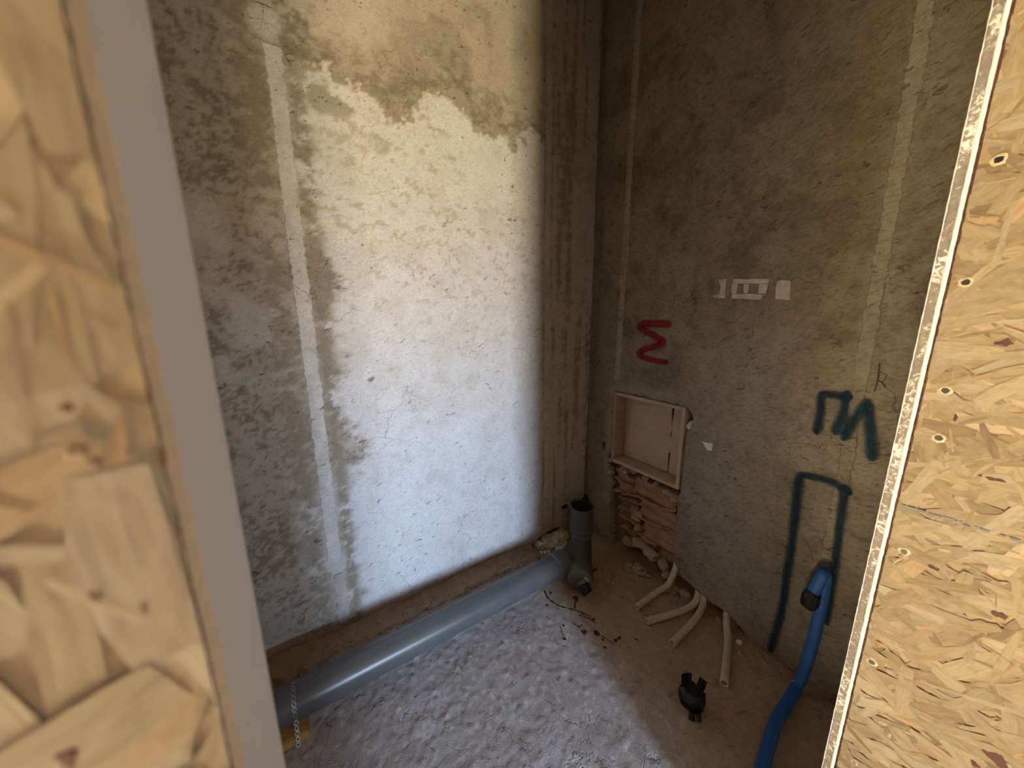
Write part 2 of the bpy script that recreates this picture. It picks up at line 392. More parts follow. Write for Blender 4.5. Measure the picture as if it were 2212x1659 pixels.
# ================================================================== WALL LEFT (plane y = 0)
def disp_l(x, z):
    return (fbm(x*2.2, z*2.2, 11, 3)-.5)*.010 + (fbm(x*14, z*22, 12, 4)-.5)*.0045
SM_X = [-1.95, -1.44, -1.33, -1.25, -1.14, -1.05, -.97, -.89, -.80, -.735, -.70, -.60, -.516, -.42, -.336, -.25, -.163, 0]
SM_Z = [2.12, 2.10, 2.07, 2.10, 2.075, 2.03, 2.06, 2.155, 2.16, 2.13, 2.06, 2.08, 2.06, 2.12, 2.10, 2.06, 1.98, 1.93]
LF_Z = [0, .146, .335, .503, .697, .816, 1.034, 1.443, 1.734, 2.07, 3.0]
LF_X = [-1.37, -1.36, -1.335, -1.335, -1.32, -1.265, -1.335, -1.330, -1.345, -1.325, -1.3]
def col_l(x, z):
    a = fbm(x*2.6, z*2.6, 21, 5); b = fbm(x*9, z*9, 22, 5, .6); c = fbm(x*34, z*46, 23, 4, .6)
    zb = np.interp(x, SM_X, SM_Z)+(b-.5)*.10+(c-.5)*.10+(fbm(x*80, z*80, 29, 2)-.5)*.03
    xb = np.interp(z, LF_Z, LF_X)+(b-.5)*.14+(c-.5)*.09
    s1 = sst(-.004, .010, zb-z); s2 = sst(-.02, .05, x-xb)
    smear = s1*s2
    C = np.ones(x.shape+(3,))*A3(.49, .435, .345)                       # bare sandy render
    C = mix(C, A3(.40, .35, .275), sst(.50, .68, b))
    C = mix(C, A3(.55, .50, .42), sst(.52, .70, a))
    # left field: grey, weathered
    lf = sst(.06, -.02, x-xb)
    C = mix(C, A3(.455, .42, .37), lf*.85)
    C = mix(C, A3(.235, .205, .16), lf*sst(.46, .62, b*.30+c*.35+fbm(x*95, z*95, 26, 2)*.35)*.92)
    C = mix(C, A3(.60, .58, .55), lf*sst(.54, .70, fbm(x*5, z*3.4, 27, 4))*.9)
    # damp, darker day joint above the smear
    t = (z-zb); band = sst(-.012, .012, t)*sst(.17, .03, t+(a-.5)*.22)*sst(-1.5, -1.36, x)
    C = mix(C, A3(.25, .212, .155), band*(.45+.5*sst(.38, .6, c)))
    # pale smeared skim
    P = np.ones(x.shape+(3,))*A3(.69, .68, .68)
    P = mix(P, A3(.63, .605, .585), sst(.48, .72, b)*.8)
    P = mix(P, A3(.52, .45, .37), sst(.60, .70, c)*sst(1.0, 1.9, z+.2)*.8)
    P = mix(P, A3(.745, .74, .745), sst(.55, .7, a)*.7)
    C = C*(1-smear[..., None])+P*smear[..., None]
    lt = sst(.0, .02, t)*0
    # scraped grey islands just under the joint
    isl = smear*sst(.60, .66, fbm(x*8, z*11, 31, 4))*sst(.20, .06, zb-z)
    C = mix(C, A3(.36, .325, .27), isl*.9)
    # strip beside the corner: its unlit brown tone painted in, plus brown drips
    cs = sst(-.37, -.33, x)
    dr = fbm(x*36, z*2.6, 33, 4)
    C = mix(C, A3(.45, .385, .30), cs*.75); C = mix(C, A3(.27, .21, .145), cs*sst(.5, .66, dr*.6+c*.4)*.8)
    # grey-brown margins of the left guide strip
    mg = 1.2*np.exp(-((x+1.335)/.026)**2)*sst(2.12, 2.0, z)+np.exp(-((x+1.455)/.045)**2)
    C = mix(C, A3(.29, .255, .20), np.clip(mg, 0, 1)*sst(.34, .50, b*.5+c*.5)*.92)
    # trowelled blob at the foot of the strip, and at its head
    for (bx, bz, br) in ((-1.385, .335, .05), (-1.40, 2.17, .055)):
        d = np.hypot(x-bx, z-bz)+(b-.5)*.03
        C = mix(C, A3(.60, .58, .56), sst(br, br-.02, d)*.9)
    # foot of the wall: browner towards the floor
    ft = sst(.10, .0, z+(b-.5)*.08)
    C = mix(C, A3(.33, .255, .175), ft*.85)
    dk = sst(2.16, 2.32, z+(b-.5)*.2)*sst(-1.42, -1.52, x+(a-.5)*.2)
    C = mix(C, A3(.22, .19, .14), dk*.85)
    return C
hole_l = [(-.405, -.02), (-.400, .010), (-.375, .033), (-.33, .045), (-.28, .060), (-.22, .058), (-.17, .03), (-.165, -.02)]
wall_left = grid_surface('wall_left', -1.95, 0.034, -.02, 3.0, .0085,
    lambda u, v: np.stack([u, -disp_l(u, v)+0*u, v], -1), col_l, M['wall_l'], holes=[hole_l], rim=(0, .05, 0))
tag(wall_left, kind='structure')

# ================================================================== WALL RIGHT (plane x = 0)
def disp_r(y, z):
    d = (fbm(y*2.4+4, z*2.4, 41, 3)-.5)*.012 + (fbm(y*14, z*18, 42, 4)-.5)*.005
    return d
def col_r(y, z):
    a = fbm(y*2.3, z*2.3, 51, 5); b = fbm(y*8, z*8, 52, 5, .6); c = fbm(y*32, z*38, 53, 4, .6)
    C = np.ones(y.shape+(3,))*A3(.400, .340, .250)
    C = mix(C, A3(.27, .222, .145), sst(.46, .66, b*.7+c*.3)*.85)
    C = mix(C, A3(.47, .415, .325), sst(.55, .72, fbm(y*6, z*6, 55, 4))*.8)
    # pale grey skim across the middle and down to the floor
    g = np.exp(-(((y+.78)/.20)**2+((z-.98)/.30)**2))+np.exp(-(((y+.76)/.17)**2+((z-.42)/.40)**2))*1.1+np.exp(-(((y+1.0)/.2)**2+((z-.15)/.2)**2))*.5
    C = mix(C, A3(.50, .455, .405), np.clip(g, 0, 1)*sst(.30, .58, a*.4+b*.6)*.95)
    # darker upper right and dark joint near the corner
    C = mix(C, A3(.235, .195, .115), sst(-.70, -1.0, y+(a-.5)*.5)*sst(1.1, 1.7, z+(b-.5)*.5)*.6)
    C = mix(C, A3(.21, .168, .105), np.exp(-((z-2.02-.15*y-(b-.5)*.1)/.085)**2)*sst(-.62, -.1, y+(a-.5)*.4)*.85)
    C = mix(C, A3(.44, .375, .285), sst(-.20, -.05, y)*.6)
    C = mix(C, A3(.25, .20, .13), sst(-.10, 0, y)*sst(.5, .66, fbm(y*36, z*3, 57, 4))*.8)
    # fresh mortar round the niche
    nb = np.exp(-((z-.935-(c-.5)*.04)/.035)**2)*sst(-.16, -.2, y)*sst(-.62, -.5, y)+np.exp(-((y+.175-(c-.5)*.05)/.03)**2)*sst(.35, .45, z)*sst(.96, .9, z)
    C = mix(C, A3(.55, .485, .40), np.clip(nb, 0, 1)*.85)
    ft = sst(.09, .0, z+(b-.5)*.06); C = mix(C, A3(.33, .25, .165), ft*.8)
    return C
rj = random.Random(7)
def ragged(poly, amp, n=5):
    out = []
    for k in range(len(poly)):
        a, b = np.array(poly[k]), np.array(poly[(k+1) % len(poly)]); m = max(1, int(np.linalg.norm(b-a)/.022))
        for t in range(m):
            q = a+(b-a)*t/m; out.append((q[0]+rj.uniform(-amp, amp), q[1]+rj.uniform(-amp, amp)))
    return out
hole_r = ragged([(-.196, .912), (-.596, .908), (-.625, .875), (-.632, .83), (-.607, .80), (-.600, .70), (-.602, .52), (-.593, .40), (-.590, .30),
                 (-.606, .13), (-.65, .085), (-.70, .066), (-.755, .055), (-.82, .050), (-.875, .043), (-.925, .012), (-.945, -.03),
                 (-.245, -.03), (-.222, .06), (-.205, .20), (-.200, .36), (-.175, .47), (-.165, .53), (-.192, .56), (-.196, .75)], .0055)
hole_r2 = ragged([(-.118, .585), (-.145, .60), (-.155, .575), (-.14, .55), (-.125, .56)], .004)
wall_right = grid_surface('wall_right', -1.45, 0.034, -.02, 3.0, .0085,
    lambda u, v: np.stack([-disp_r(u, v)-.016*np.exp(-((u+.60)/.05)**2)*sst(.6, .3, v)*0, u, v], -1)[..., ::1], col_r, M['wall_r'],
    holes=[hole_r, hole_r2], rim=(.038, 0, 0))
tag(wall_right, kind='structure')
# masonry behind the render
box('masonry_backing', (.115, -1.45, -.02), (.2, 0.06, 3.0), M['mortar'], wall_right)
box('masonry_backing', (-1.95, .06, -.02), (.2, .12, 3.0), M['mortar'], wall_left)

# ================================================================== FLOOR
def disp_f(x, y):
    d = (fbm(x*3, y*3, 61, 3)-.5)*.010+(fbm(x*26, y*26, 62, 4, .6)-.5)*.0052+np.maximum(fbm(x*66, y*66, 63, 2)-.62, 0)*.014
    return d
def col_f(x, y):
    a = fbm(x*2.4, y*2.4, 71, 5); b = fbm(x*9, y*9, 72, 5, .6); c = fbm(x*48, y*48, 73, 3, .6)
    C = np.ones(x.shape+(3,))*A3(.44, .395, .38)
    C = mix(C, A3(.51, .475, .475), sst(.48, .68, b)*.8)
    C = mix(C, A3(.35, .285, .235), sst(.52, .7, a)*.7)
    C = mix(C, A3(.64, .60, .57), sst(.64, .74, c)*.7); C = mix(C, A3(.28, .225, .185), sst(.30, .22, c)*.45)
    br = sst(-.62, -.40, x+(b-.5)*.16)                                 # brown dust spread near the right wall
    C = mix(C, A3(.375, .268, .172), br*.9)
    C = mix(C, A3(.44, .335, .225), br*sst(.5, .7, b)*.6)
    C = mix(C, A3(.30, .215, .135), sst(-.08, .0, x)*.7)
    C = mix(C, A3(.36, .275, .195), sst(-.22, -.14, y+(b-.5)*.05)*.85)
    return C
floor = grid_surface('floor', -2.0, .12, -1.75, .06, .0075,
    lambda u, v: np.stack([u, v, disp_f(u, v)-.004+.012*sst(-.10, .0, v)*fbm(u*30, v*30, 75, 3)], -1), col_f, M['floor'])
tag(floor, kind='structure')

# ================================================================== adjoining room (mostly behind the camera; it carries the daylight)
def shell(name, boxes, mat):
    bm = bmesh.new()
    for a, b in boxes: add_box(bm, a, b)
    return tag(from_bm(name, bm, mat), kind='structure')
XL, XR, ZC = -4.2, 2.2, 3.0
XJ = CAM[0]+.735                                 # face of the OSB lined wall to the right
YF = CAM[1]+.0915                                # inner face of the front partition, right of the opening
XJL = CAM[0]-.028                                # face of the left jamb
YOL, YTL, YWL = CAM[1]+.1033, CAM[1]+.1139, CAM[1]+.184
shell('floor_outer', [((XL, YW, -.12), (XR, -1.75, -.006))], M['outer'])
shell('ceiling', [((XL-.1, YW-.2, ZC), (XR+.1, .12, ZC+.1))], M['room_white'])
shell('wall_end', [((-2.05, YWL-.02, -.02), (-1.94, .1, ZC))], M['room_white'])
wallb = []
xs = [XL, WIN_A[0], WIN_A[1], FILL_WIN[0], FILL_WIN[1], XR]
for k in range(5):
    w = {1: WIN_A, 3: FILL_WIN}.get(k)
    if w is None: wallb.append(((xs[k], YW-.15, 0), (xs[k+1], YW, ZC)))
    else:
        wallb.append(((xs[k], YW-.15, 0), (xs[k+1], YW, w[2]))); wallb.append(((xs[k], YW-.15, w[3]), (xs[k+1], YW, ZC)))
shell('wall_back', wallb, M['room_white'])
shell('wall_side', [((XL-.1, YW, 0), (XL, -1.2, ZC))], M['room_white'])
shell('wall_far', [((XR, YW, 0), (XR+.1, .1, ZC)), ((.2, -1.45, 0), (XR, -1.33, ZC))], M['room_white'])
shell('wall_partition', [((XJ+.014, -2.6, 0), (XJ+.11, CAM[1]+.07, ZC)), ((XJ+.11, CAM[1]+.03, 0), (.2, CAM[1]+.075, ZC))], M['room_white'])
shell('wall_shade_pier', [((-1.80, -2.20, 0), (-1.40, -2.0, ZC))], M['room_white'])  # added pier behind the camera, blocks window light from the left board
shell('wall_front', [((XL, YTL+.002, 0), (XJL-.014, YWL-.012, ZC)), ((XJL-.02, YTL+.002, 2.45), (XJ+.02, YWL-.012, ZC))], M['room_white'])

# ================================================================== OSB strand layers
STRAND = [(0.247, 0.199, 0.133), (0.23, 0.18, 0.118), (0.26, 0.213, 0.152), (0.209, 0.158, 0.101), (0.236, 0.187, 0.124), (0.224, 0.171, 0.111), (0.265, 0.223, 0.165), (0.182, 0.13, 0.083), (0.241, 0.192, 0.127)]
def strands(name, org, du, dv, dn, W, H, n, seed, parent, sliver=.45, pref=0.0, spread=1.1, lift=.0012, scale=1.0):
    """pressed wood flakes: each a thin irregular chip lying in the board's face"""
    r = random.Random(seed); V = []; F = []; Cc = []; UVs = []
    org, du, dv, dn = map(np.asarray, (org, du, dv, dn))
    for k in range(n):
        big = r.random()
        L = r.uniform(.035, .105)*scale if big > sliver else r.uniform(.010, .045)*scale
        w = min(L*.55, r.uniform(.007, .026)*scale) if big > sliver else r.uniform(.0012, .006)*scale
        a = r.gauss(pref, spread); ca, sa = math.cos(a), math.sin(a)
        cx, cy = r.uniform(-.02, W+.02), r.uniform(-.02, H+.02)
        m = r.choice((3, 4, 4, 5)); out = []
        top = [(-L/2+L*t/m+r.uniform(-.08, .08)*L*(0 < t < m), w/2*(1 if 0 < t < m else r.uniform(.35, .95))+r.uniform(-.1, .1)*w) for t in range(m+1)]
        bot = [(L/2-L*t/m+r.uniform(-.08, .08)*L*(0 < t < m), -w/2*(1 if 0 < t < m else r.uniform(.35, .95))+r.uniform(-.1, .1)*w) for t in range(m+1)]
        hb = lift*(k/n)+r.uniform(0, .00025); t1, t2 = r.uniform(-.006, .006), r.uniform(-.02, .02)
        base = len(V); col = np.array(r.choice(STRAND))*r.uniform(.86, 1.10)
        q = r.random()
        if q < .05: col = np.array((.25, .178, .112))*r.uniform(.8, 1.2)
        elif q < .12: col = np.array((.33, .255, .175))*r.uniform(.8, 1.1)
        if big <= sliver and r.random() < .34: col = np.array((.215, .145, .085))*r.uniform(.8, 1.4)
        jj = r.uniform(0, 9)
        pts = top+bot
        for (x, y) in pts:
            uu = min(max(cx+x*ca-y*sa, 0), W); vv = min(max(cy+x*sa+y*ca, 0), H)
            V.append(org+du*uu+dv*vv+dn*(hb+x*t1+y*t2*.5+.0004)); Cc.append(col*r.uniform(.95, 1.05)); UVs.append((x+jj, y+jj*.37))
        n_ = len(pts)
        F.append(list(range(base, base+n_)))
    me = bpy.data.meshes.new(name); me.from_pydata([tuple(map(float, q)) for q in V], [], F); me.update()
    ca_ = me.color_attributes.new('Col', 'FLOAT_COLOR', 'POINT')
    ca_.data.foreach_set('color', np.hstack([np.clip(np.array(Cc), 0, 1), np.ones((len(V), 1))]).ravel())
    uv = me.uv_layers.new(name='UVMap'); li = np.zeros(len(me.loops), np.int32); me.loops.foreach_get('vertex_index', li)
    uv.data.foreach_set('uv', np.array(UVs)[li].ravel())
    o = link(name, me, M['strand'], parent); return tag(o, kind='stuff')
YO = CAM[1]+.0745                                # cut edge of the right-hand OSB
osb_r = empty('osb_panel', (XJ, YO, 0), 'bright oriented strand board wall panel on the right, with a vertical row of screws', 'board')
box('board', (XJ+.0005, -2.6, 0), (XJ+.013, YO, 2.6), M['osb_core'], osb_r)
strands('strand_layer', (XJ, YO, .2), (0, -1, 0), (0, 0, 1), (-1, 0, 0), .62, 1.75, 9000, 5, osb_r, pref=.25, spread=.75, lift=.0016, scale=.82)
# burnt, ragged saw edge
bm = bmesh.new(); z = 0.0
while z < 2.6:
    h = random.uniform(.003, .012); add_box(bm, (XJ-.0014-random.uniform(0, .0008), YO-.0006, z), (XJ+.013, YO+random.uniform(.0008, .0020), z+h)); z += h
tag(from_bm('saw_edge', bm, M['burnt'], osb_r), 'dark burnt saw cut edge')
def disc_bm(bm, c, du, dv, dn, prof, seg=14, jit=0.0, cap=True, seed=1):
    r = random.Random(seed); rings = []
    for (rad, hh) in prof:
        rings.append([bm.verts.new(tuple(np.asarray(c)+(np.asarray(du)*math.cos(t)+np.asarray(dv)*math.sin(t))*rad*(1+r.uniform(-jit, jit))+np.asarray(dn)*hh))
                      for t in (2*math.pi*j/seg for j in range(seg))])
    for A, B in zip(rings, rings[1:]):
        for j in range(seg): bm.faces.new((A[j], A[(j+1) % seg], B[(j+1) % seg], B[j]))
    if cap: bm.faces.new(rings[-1])
for k, (px, py) in enumerate(((2158, 345), (2087, 610), (2042, 843), (2028, 945), (1953, 1190), (1883, 1428), (1846, 1645))):
    p = on(px, py, 0, XJ); big = 1.0 if k < 6 else .7
    bm = bmesh.new(); disc_bm(bm, p, (0, 1, 0), (0, 0, 1), (-1, 0, 0), ((.0068*big, .0012), (.0058*big, .0024), (.0045*big, .0030), (.0036*big, .0022)), 16, .16, False, k)
    f = from_bm('screw_hole', bm, M['rim'], osb_r)
    bm = bmesh.new(); disc_bm(bm, p, (0, 1, 0), (0, 0, 1), (-1, 0, 0), ((.0042*big, .0018), (.0040*big, .0022), (.0015*big, .0021)), 14, .05, True, k)
    from_bm('screw_head', bm, M['screw'], f)
# faded printed line: broken grey marks too worn to read
y = YO-.004; r = random.Random(3)
while y > YO-.40:
    w = r.choice((.003, .004, .006, .0025, .008))
    if r.random() < .85:
        z0 = 1.0225-.0027+r.uniform(-.0004, .0012)
        box('printed_mark', (XJ-.0036, y-w, z0), (XJ-.0020, y, z0+r.uniform(.0018, .0046)), M['ink'], osb_r)
    y -= w+r.choice((.001, .0015, .003))
for k, (px, py, s, sz) in enumerate(((2156, 1640, .010, .009), (2105, 1648, .004, .004), (2172, 740, .006, .004), (2150, 1035, .010, .0035), (2160, 1328, .006, .004), (2018, 1226, .006, .003), (1900, 1385, .004, .0015), (2065, 902, .0015, .005))):
    p = on(px, py, 0, XJ); bm = bmesh.new()
    disc_bm(bm, p, (0, 1, 0), (0, 0, 1), (-1, 0, 0), ((1, .0017), (.6, .0023)), 11, .45, True, k+20)
    for v in bm.verts:
        v.co.y = p[1]+(v.co.y-p[1])*s; v.co.z = p[2]+(v.co.z-p[2])*sz
    from_bm('dark_strand', bm, M['knot'], osb_r)

# right-hand plasterboard: cut end towards the opening
pb = empty('plasterboard_sheet', (XJ, YF, 0), 'cut plasterboard sheet edge with crumbling grey core beside the right OSB panel', 'board')
Y1, Y2 = CAM[1]+.0768, CAM[1]+.0813
def edge_strip(name, ya, yb, xf, mat, parent, jx, jy, step, seed, label=None):
    r = random.Random(seed); V = []; F = []; z = 0.0; rows = 0; cols = 5
    while z <= 2.62:
        for c in range(cols):
            t = c/(cols-1); e0 = (c in (0, cols-1))
            V.append((xf+r.uniform(-jx, jx)+(.0012 if e0 else 0), ya+(yb-ya)*t+(r.uniform(-jy, jy) if e0 else 0), z))
        for c in (0, 1): V.append((.0, yb if c == 0 else ya, z))
        rows += 1; z += step
    nc = cols+2
    for q in range(rows-1):
        for c in range(nc):
            a, b = q*nc+c, q*nc+(c+1) % nc; F.append((a, b, b+nc, a+nc))
    o = pyd(name, V, F, mat, parent); tag(o, label); return o
edge_strip('gypsum_core', Y2, YF-.0009, XJ-.0005, M['gyp_core'], pb, .0006, .0002, .004, 2)
edge_strip('paper_face', Y1, Y2, XJ-.0022, M['paper'], pb, .00025, .00025, .006, 3, 'cream paper edge')
edge_strip('paper_back', YF-.0010, YF, XJ-.0012, M['paper'], pb, .0004, .0005, .008, 4, 'white torn back paper')

# left-hand OSB, very close to the camera
osb_l = empty('osb_panel', (XJL, YOL, 0), 'blurred oriented strand board panel close up along the left edge, with a pale cut edge', 'board')
box('board', (XJL-1.2, YOL+.0012, 0), (XJL-.0008, YTL, 2.6), M['osb_core'], osb_l)
strands('strand_layer', (XJL-.0004, YOL+.0012, .7), (-1, 0, 0), (0, 0, 1), (0, -1, 0), .42, 1.2, 5200, 9, osb_l, pref=1.3, spread=.6, lift=.0010, scale=.75, sliver=.60)
V = []; F = []; r = random.Random(8); rows = 0
for q in range(900):
    z = .75+q*.0012
    for y in (YOL+.0002, YOL+.004, YOL+.008, YTL+.0002): V.append((XJL+r.uniform(-.00018, .00018), y, z))
    rows += 1
for q in range(rows-1):
    for c in range(3): a = q*4+c; F.append((a, a+1, a+5, a+4))
tag(pyd('cut_edge', V, F, M['osb_edge'], osb_l), 'pale cut edge of the board')

for k, (px, py, a, b) in enumerate(((146, 880, .0011, .0010), (165, 975, .0018, .0012), (205, 1000, .0012, .0013), (145, 1640, .0016, .0028), (310, 1315, .0005, .0016), (205, 1290, .0009, .0014))):
    p = on(px, py, 1, YOL); bm = bmesh.new()
    disc_bm(bm, p, (1, 0, 0), (0, 0, 1), (0, -1, 0), ((1, .0002), (.6, .0005)), 10, .4, True, k+50)
    for v in bm.verts: v.co.x = p[0]+(v.co.x-p[0])*a; v.co.z = p[2]+(v.co.z-p[2])*b
    from_bm('dark_strand', bm, M['knot'] if k in (0, 3) else M['knot_soft'], osb_l)
# white jamb lining behind it, with a rounded inner arris
V = []; F = []
prof = [(XJL-.013, YTL+.0003), (XJL, YTL+.0003), (XJL, YTL+.02), (XJL, YTL+.04), (XJL+.0002, YWL-.016), (XJL-.0004, YWL-.010), (XJL-.002, YWL-.005), (XJL-.005, YWL-.0015), (XJL-.009, YWL), (XJL-.5, YWL), (XJL-.5, YWL-.011), (XJL-.013, YWL-.011)]
for z in (0, 1.0, 1.8, 2.45): V += [(x, y, z) for x, y in prof]
n_ = len(prof)
for q in range(3):
    for c in range(n_): F.append((q*n_+c, q*n_+(c+1) % n_, (q+1)*n_+(c+1) % n_, (q+1)*n_+c))
F.append(list(range(n_))); F.append(list(range(3*n_, 4*n_)))
jl = pyd('jamb_lining', V, F, M['white_board'], None, True); autosmooth(jl, 50)
tag(jl, 'smooth white plasterboard jamb lining beside the blurred left board', 'board')

# ================================================================== screed guide strips (parts of the walls)
def strip_on(name, parent, wall, cen, zs, width, lift, cols, seed, mat, step=.007, fade=.0028):
    r = random.Random(seed); V = []; F = []; Cc = []; rows = 0; nc = 6
    z0, z1 = zs; z = z0; eL = eR = 0
    while z <= z1:
        c = np.interp(z, [p[1] for p in cen], [p[0] for p in cen])
        eL = eL*.35+r.uniform(-fade, fade); eR = eR*.35+r.uniform(-fade, fade)
        for k, (t, h) in enumerate(((0, -.12), (.08, .8), (.35, 1.0), (.65, .95), (.92, .7), (1, -.12))):
            u = c-width/2+width*t+(eL if t < .5 else eR)
            d = lift*h*r.uniform(.85, 1.1)
            if wall == 'l': d += float(disp_l(np.array(u), np.array(z))); V.append((u, -d, z))
            else: d += float(disp_r(np.array(u), np.array(z))); V.append((-d, u, z))
            f_ = float(fbm(np.array(u*22), np.array(z*16), seed, 4)); Cc.append(np.array(cols[0])*(1-f_)+np.array(cols[1])*f_)
        rows += 1; z += step
    for q in range(rows-1):
        for c in range(nc-1): a = q*nc+c; F.append((a, a+1, a+nc+1, a+nc))
    me = bpy.data.meshes.new(name); me.from_pydata(V, [], F); me.update()
    ca_ = me.color_attributes.new('Col', 'FLOAT_COLOR', 'POINT')
    ca_.data.foreach_set('color', np.hstack([np.array(Cc), np.ones((len(V), 1))]).ravel())
    return link(name, me, mat, parent)
g1, g2 = (.52, .495, .46), (.74, .72, .70)
strip_on('guide_strip', wall_left, 'l', [(-1.392, 0), (-1.389, .77), (-1.388, 1.65), (-1.386, 2.12)], (.36, 2.115), .050, .0055, (g1, g2), 3, M['wall_l'])
strip_on('guide_strip', wall_left, 'l', [(-1.395, 2.2), (-1.39, 3.0)], (2.21, 2.95), .045, .004, ((.40, .37, .31), (.55, .52, .46)), 4, M['wall_l'])
strip_on('guide_strip', wall_left, 'l', [(-1.38, 0), (-1.385, .3)], (.06, .29), .045, .0025, ((.40, .36, .31), (.60, .57, .54)), 5, M['wall_l'])
strip_on('guide_strip', wall_left, 'l', [(-.308, 0), (-.310, .5), (-.320, 1.7), (-.322, 2.67)], (.12, 2.95), .036, .0055, ((.46, .41, .33), (.64, .58, .50)), 6, M['wall_l'])
strip_on('guide_strip', wall_right, 'r', [(-.208, 1.0), (-.213, 1.7), (-.220, 2.67)], (.97, 2.95), .036, .005, ((.50, .43, .335), (.66, .58, .46)), 7, M['wall_r'])
strip_on('guide_strip', wall_right, 'r', [(-1.123, .8), (-1.114, 1.4), (-1.104, 2.1), (-1.10, 2.9)], (.52, 2.95), .036, .0042, ((.37, .32, .225), (.48, .42, .31)), 8, M['wall_r'])

# ================================================================== paint marks and gypsum patches on the right wall
def stroke(name, pts, w, mat, wall='r', off=.0016, n=8, label=None):
    P = np.array(catmull([(p[0], p[1], 0) for p in pts], n))[:, :2]
    ws = w if not isinstance(w, (int, float)) else [w]*len(P)
    ws = np.interp(np.linspace(0, 1, len(P)), np.linspace(0, 1, len(ws)), ws)*(1.3 if name != 'plaster_crack' else 1)
    T = np.gradient(P, axis=0); T /= np.linalg.norm(T, axis=1)[:, None]; Nn = np.stack([-T[:, 1], T[:, 0]], 1)
    # rounded ends
    ext = []
    for sgn, i0 in ((-1, 0), (1, len(P)-1)):
        for t in (.35, .5): ext.append((sgn, P[i0]+T[i0]*sgn*ws[i0]*t, T[i0], ws[i0]*(.75 if t == .35 else .25)))
    rows = [(e_[1], Nn[0], e_[3]) for e_ in (ext[1], ext[0])]+[(P[k], Nn[k], ws[k]) for k in range(len(P))]+[(e_[1], Nn[-1], e_[3]) for e_ in (ext[2], ext[3])]
    V = []; F = []; UVs = []; nc = 5
    for k, (p, nn, wd) in enumerate(rows):
        for c in range(nc):
            t = c/(nc-1); q = p+nn*wd*(t-.5)
            d = float((disp_r if wall == 'r' else disp_l)(q[0], q[1]))+off+.0028*bool(wall == 'r' and abs(q[0]+1.12) < .03)*0
            V.append((-d, q[0], q[1]) if wall == 'r' else (q[0], -d, q[1])); UVs.append((k*.1, t if 1 < k < len(rows)-2 or t == .5 else (t-.5)*1.0+.5))
    for k in range(len(rows)-1):
        for c in range(nc-1): a = k*nc+c; F.append((a, a+1, a+nc+1, a+nc))
    me = bpy.data.meshes.new(name); me.from_pydata([tuple(map(float, v)) for v in V], [], F); me.update()
    uv = me.uv_layers.new(name='UVMap'); li = np.zeros(len(me.loops), np.int32); me.loops.foreach_get('vertex_index', li)
    uv.data.foreach_set('uv', np.array(UVs)[li].ravel())
    return tag(link(name, me, mat, wall_right if wall == 'r' else wall_left), label)
pw = lambda L_: [wr(*p) for p in L_]
stroke('spray_mark', pw(((1440, 700), (1412, 699), (1390, 700), (1383, 706), (1400, 718), (1428, 733), (1432, 742), (1410, 750), (1386, 757), (1381, 765), (1400, 775), (1437, 782))),
       [.040, .040, .036, .036, .034, .034, .030], M['red'], n=6, label='red sprayed zigzag mark')
stroke('spray_mark', pw(((1767, 925), (1771, 905), (1775, 885), (1778, 852), (1800, 853), (1828, 856))), [0.032, 0.027, 0.024, 0.027], M['teal'], n=6, off=.0075, label='blue sprayed letter, left stroke')
stroke('spray_mark', pw(((1830, 856), (1824, 890), (1810, 925))), [0.027, 0.026, 0.034], M['teal'], n=6, off=.0080, label='blue sprayed letter, right stroke')
stroke('spray_mark', pw(((1829, 938), (1848, 905), (1866, 877), (1874, 868), (1879, 885), (1882, 930), (1884, 978))), [0.034, 0.029, 0.027, 0.029, 0.037], M['teal'], n=6, off=.0080, label='blue sprayed inverted V letter')
stroke('spray_mark', pw(((1666, 1400), (1688, 1320), (1703, 1230), (1716, 1140), (1724, 1060), (1731, 1028), (1760, 1030), (1800, 1041), (1826, 1057))), [.026, .028, .030, .036, .028, .026, .030], M['teal'], n=8, off=.0065, label='blue sprayed outline, left leg and top')
stroke('spray_mark', pw(((1826, 1057), (1815, 1140), (1803, 1240), (1788, 1340))), [.028, .026, .026, .022], M['teal'], n=8, off=.0075, label='blue sprayed outline, right leg')
stroke('spray_mark', pw(((1268, 1076), (1274, 1094))), [.045, .055], M['teal'], n=5, off=.002, label='blue paint blot behind the upright socket')
stroke('spray_mark', [wl(1246, 1092), wl(1261, 1082)], [.045, .06], M['teal'], 'l', n=5, off=.002, label='blue paint blot behind the upright socket')
for c in ((1220, 1095), (1239, 1084)):
    q = wl(*c); stroke('paint_dot', [(q[0]-.004, q[1]), (q[0]+.004, q[1])], [.032, .034], M['teal'], 'l', n=4, off=.002)
def patch(poly, th, mat, name='gypsum_patch', amp=.004, holes=()):
    poly = ragged(poly, amp); c = np.mean(poly, 0); bm = bmesh.new()
    outer = [bm.verts.new((-float(disp_r(*p))+.001, p[0], p[1])) for p in poly]
    top = [bm.verts.new((-float(disp_r(*q))-th, q[0], q[1])) for q in [(c+(np.array(p)-c)*.93) for p in poly]]
    n_ = len(poly)
    for j in range(n_): bm.faces.new((outer[j], outer[(j+1) % n_], top[(j+1) % n_], top[j]))
    bm.faces.new(top); return from_bm(name, bm, mat, wall_right)
patch(pw(((1552, 604), (1571, 602), (1568, 646), (1537, 641), (1553, 634), (1557, 620))), .003, M['patch'], amp=.0025)
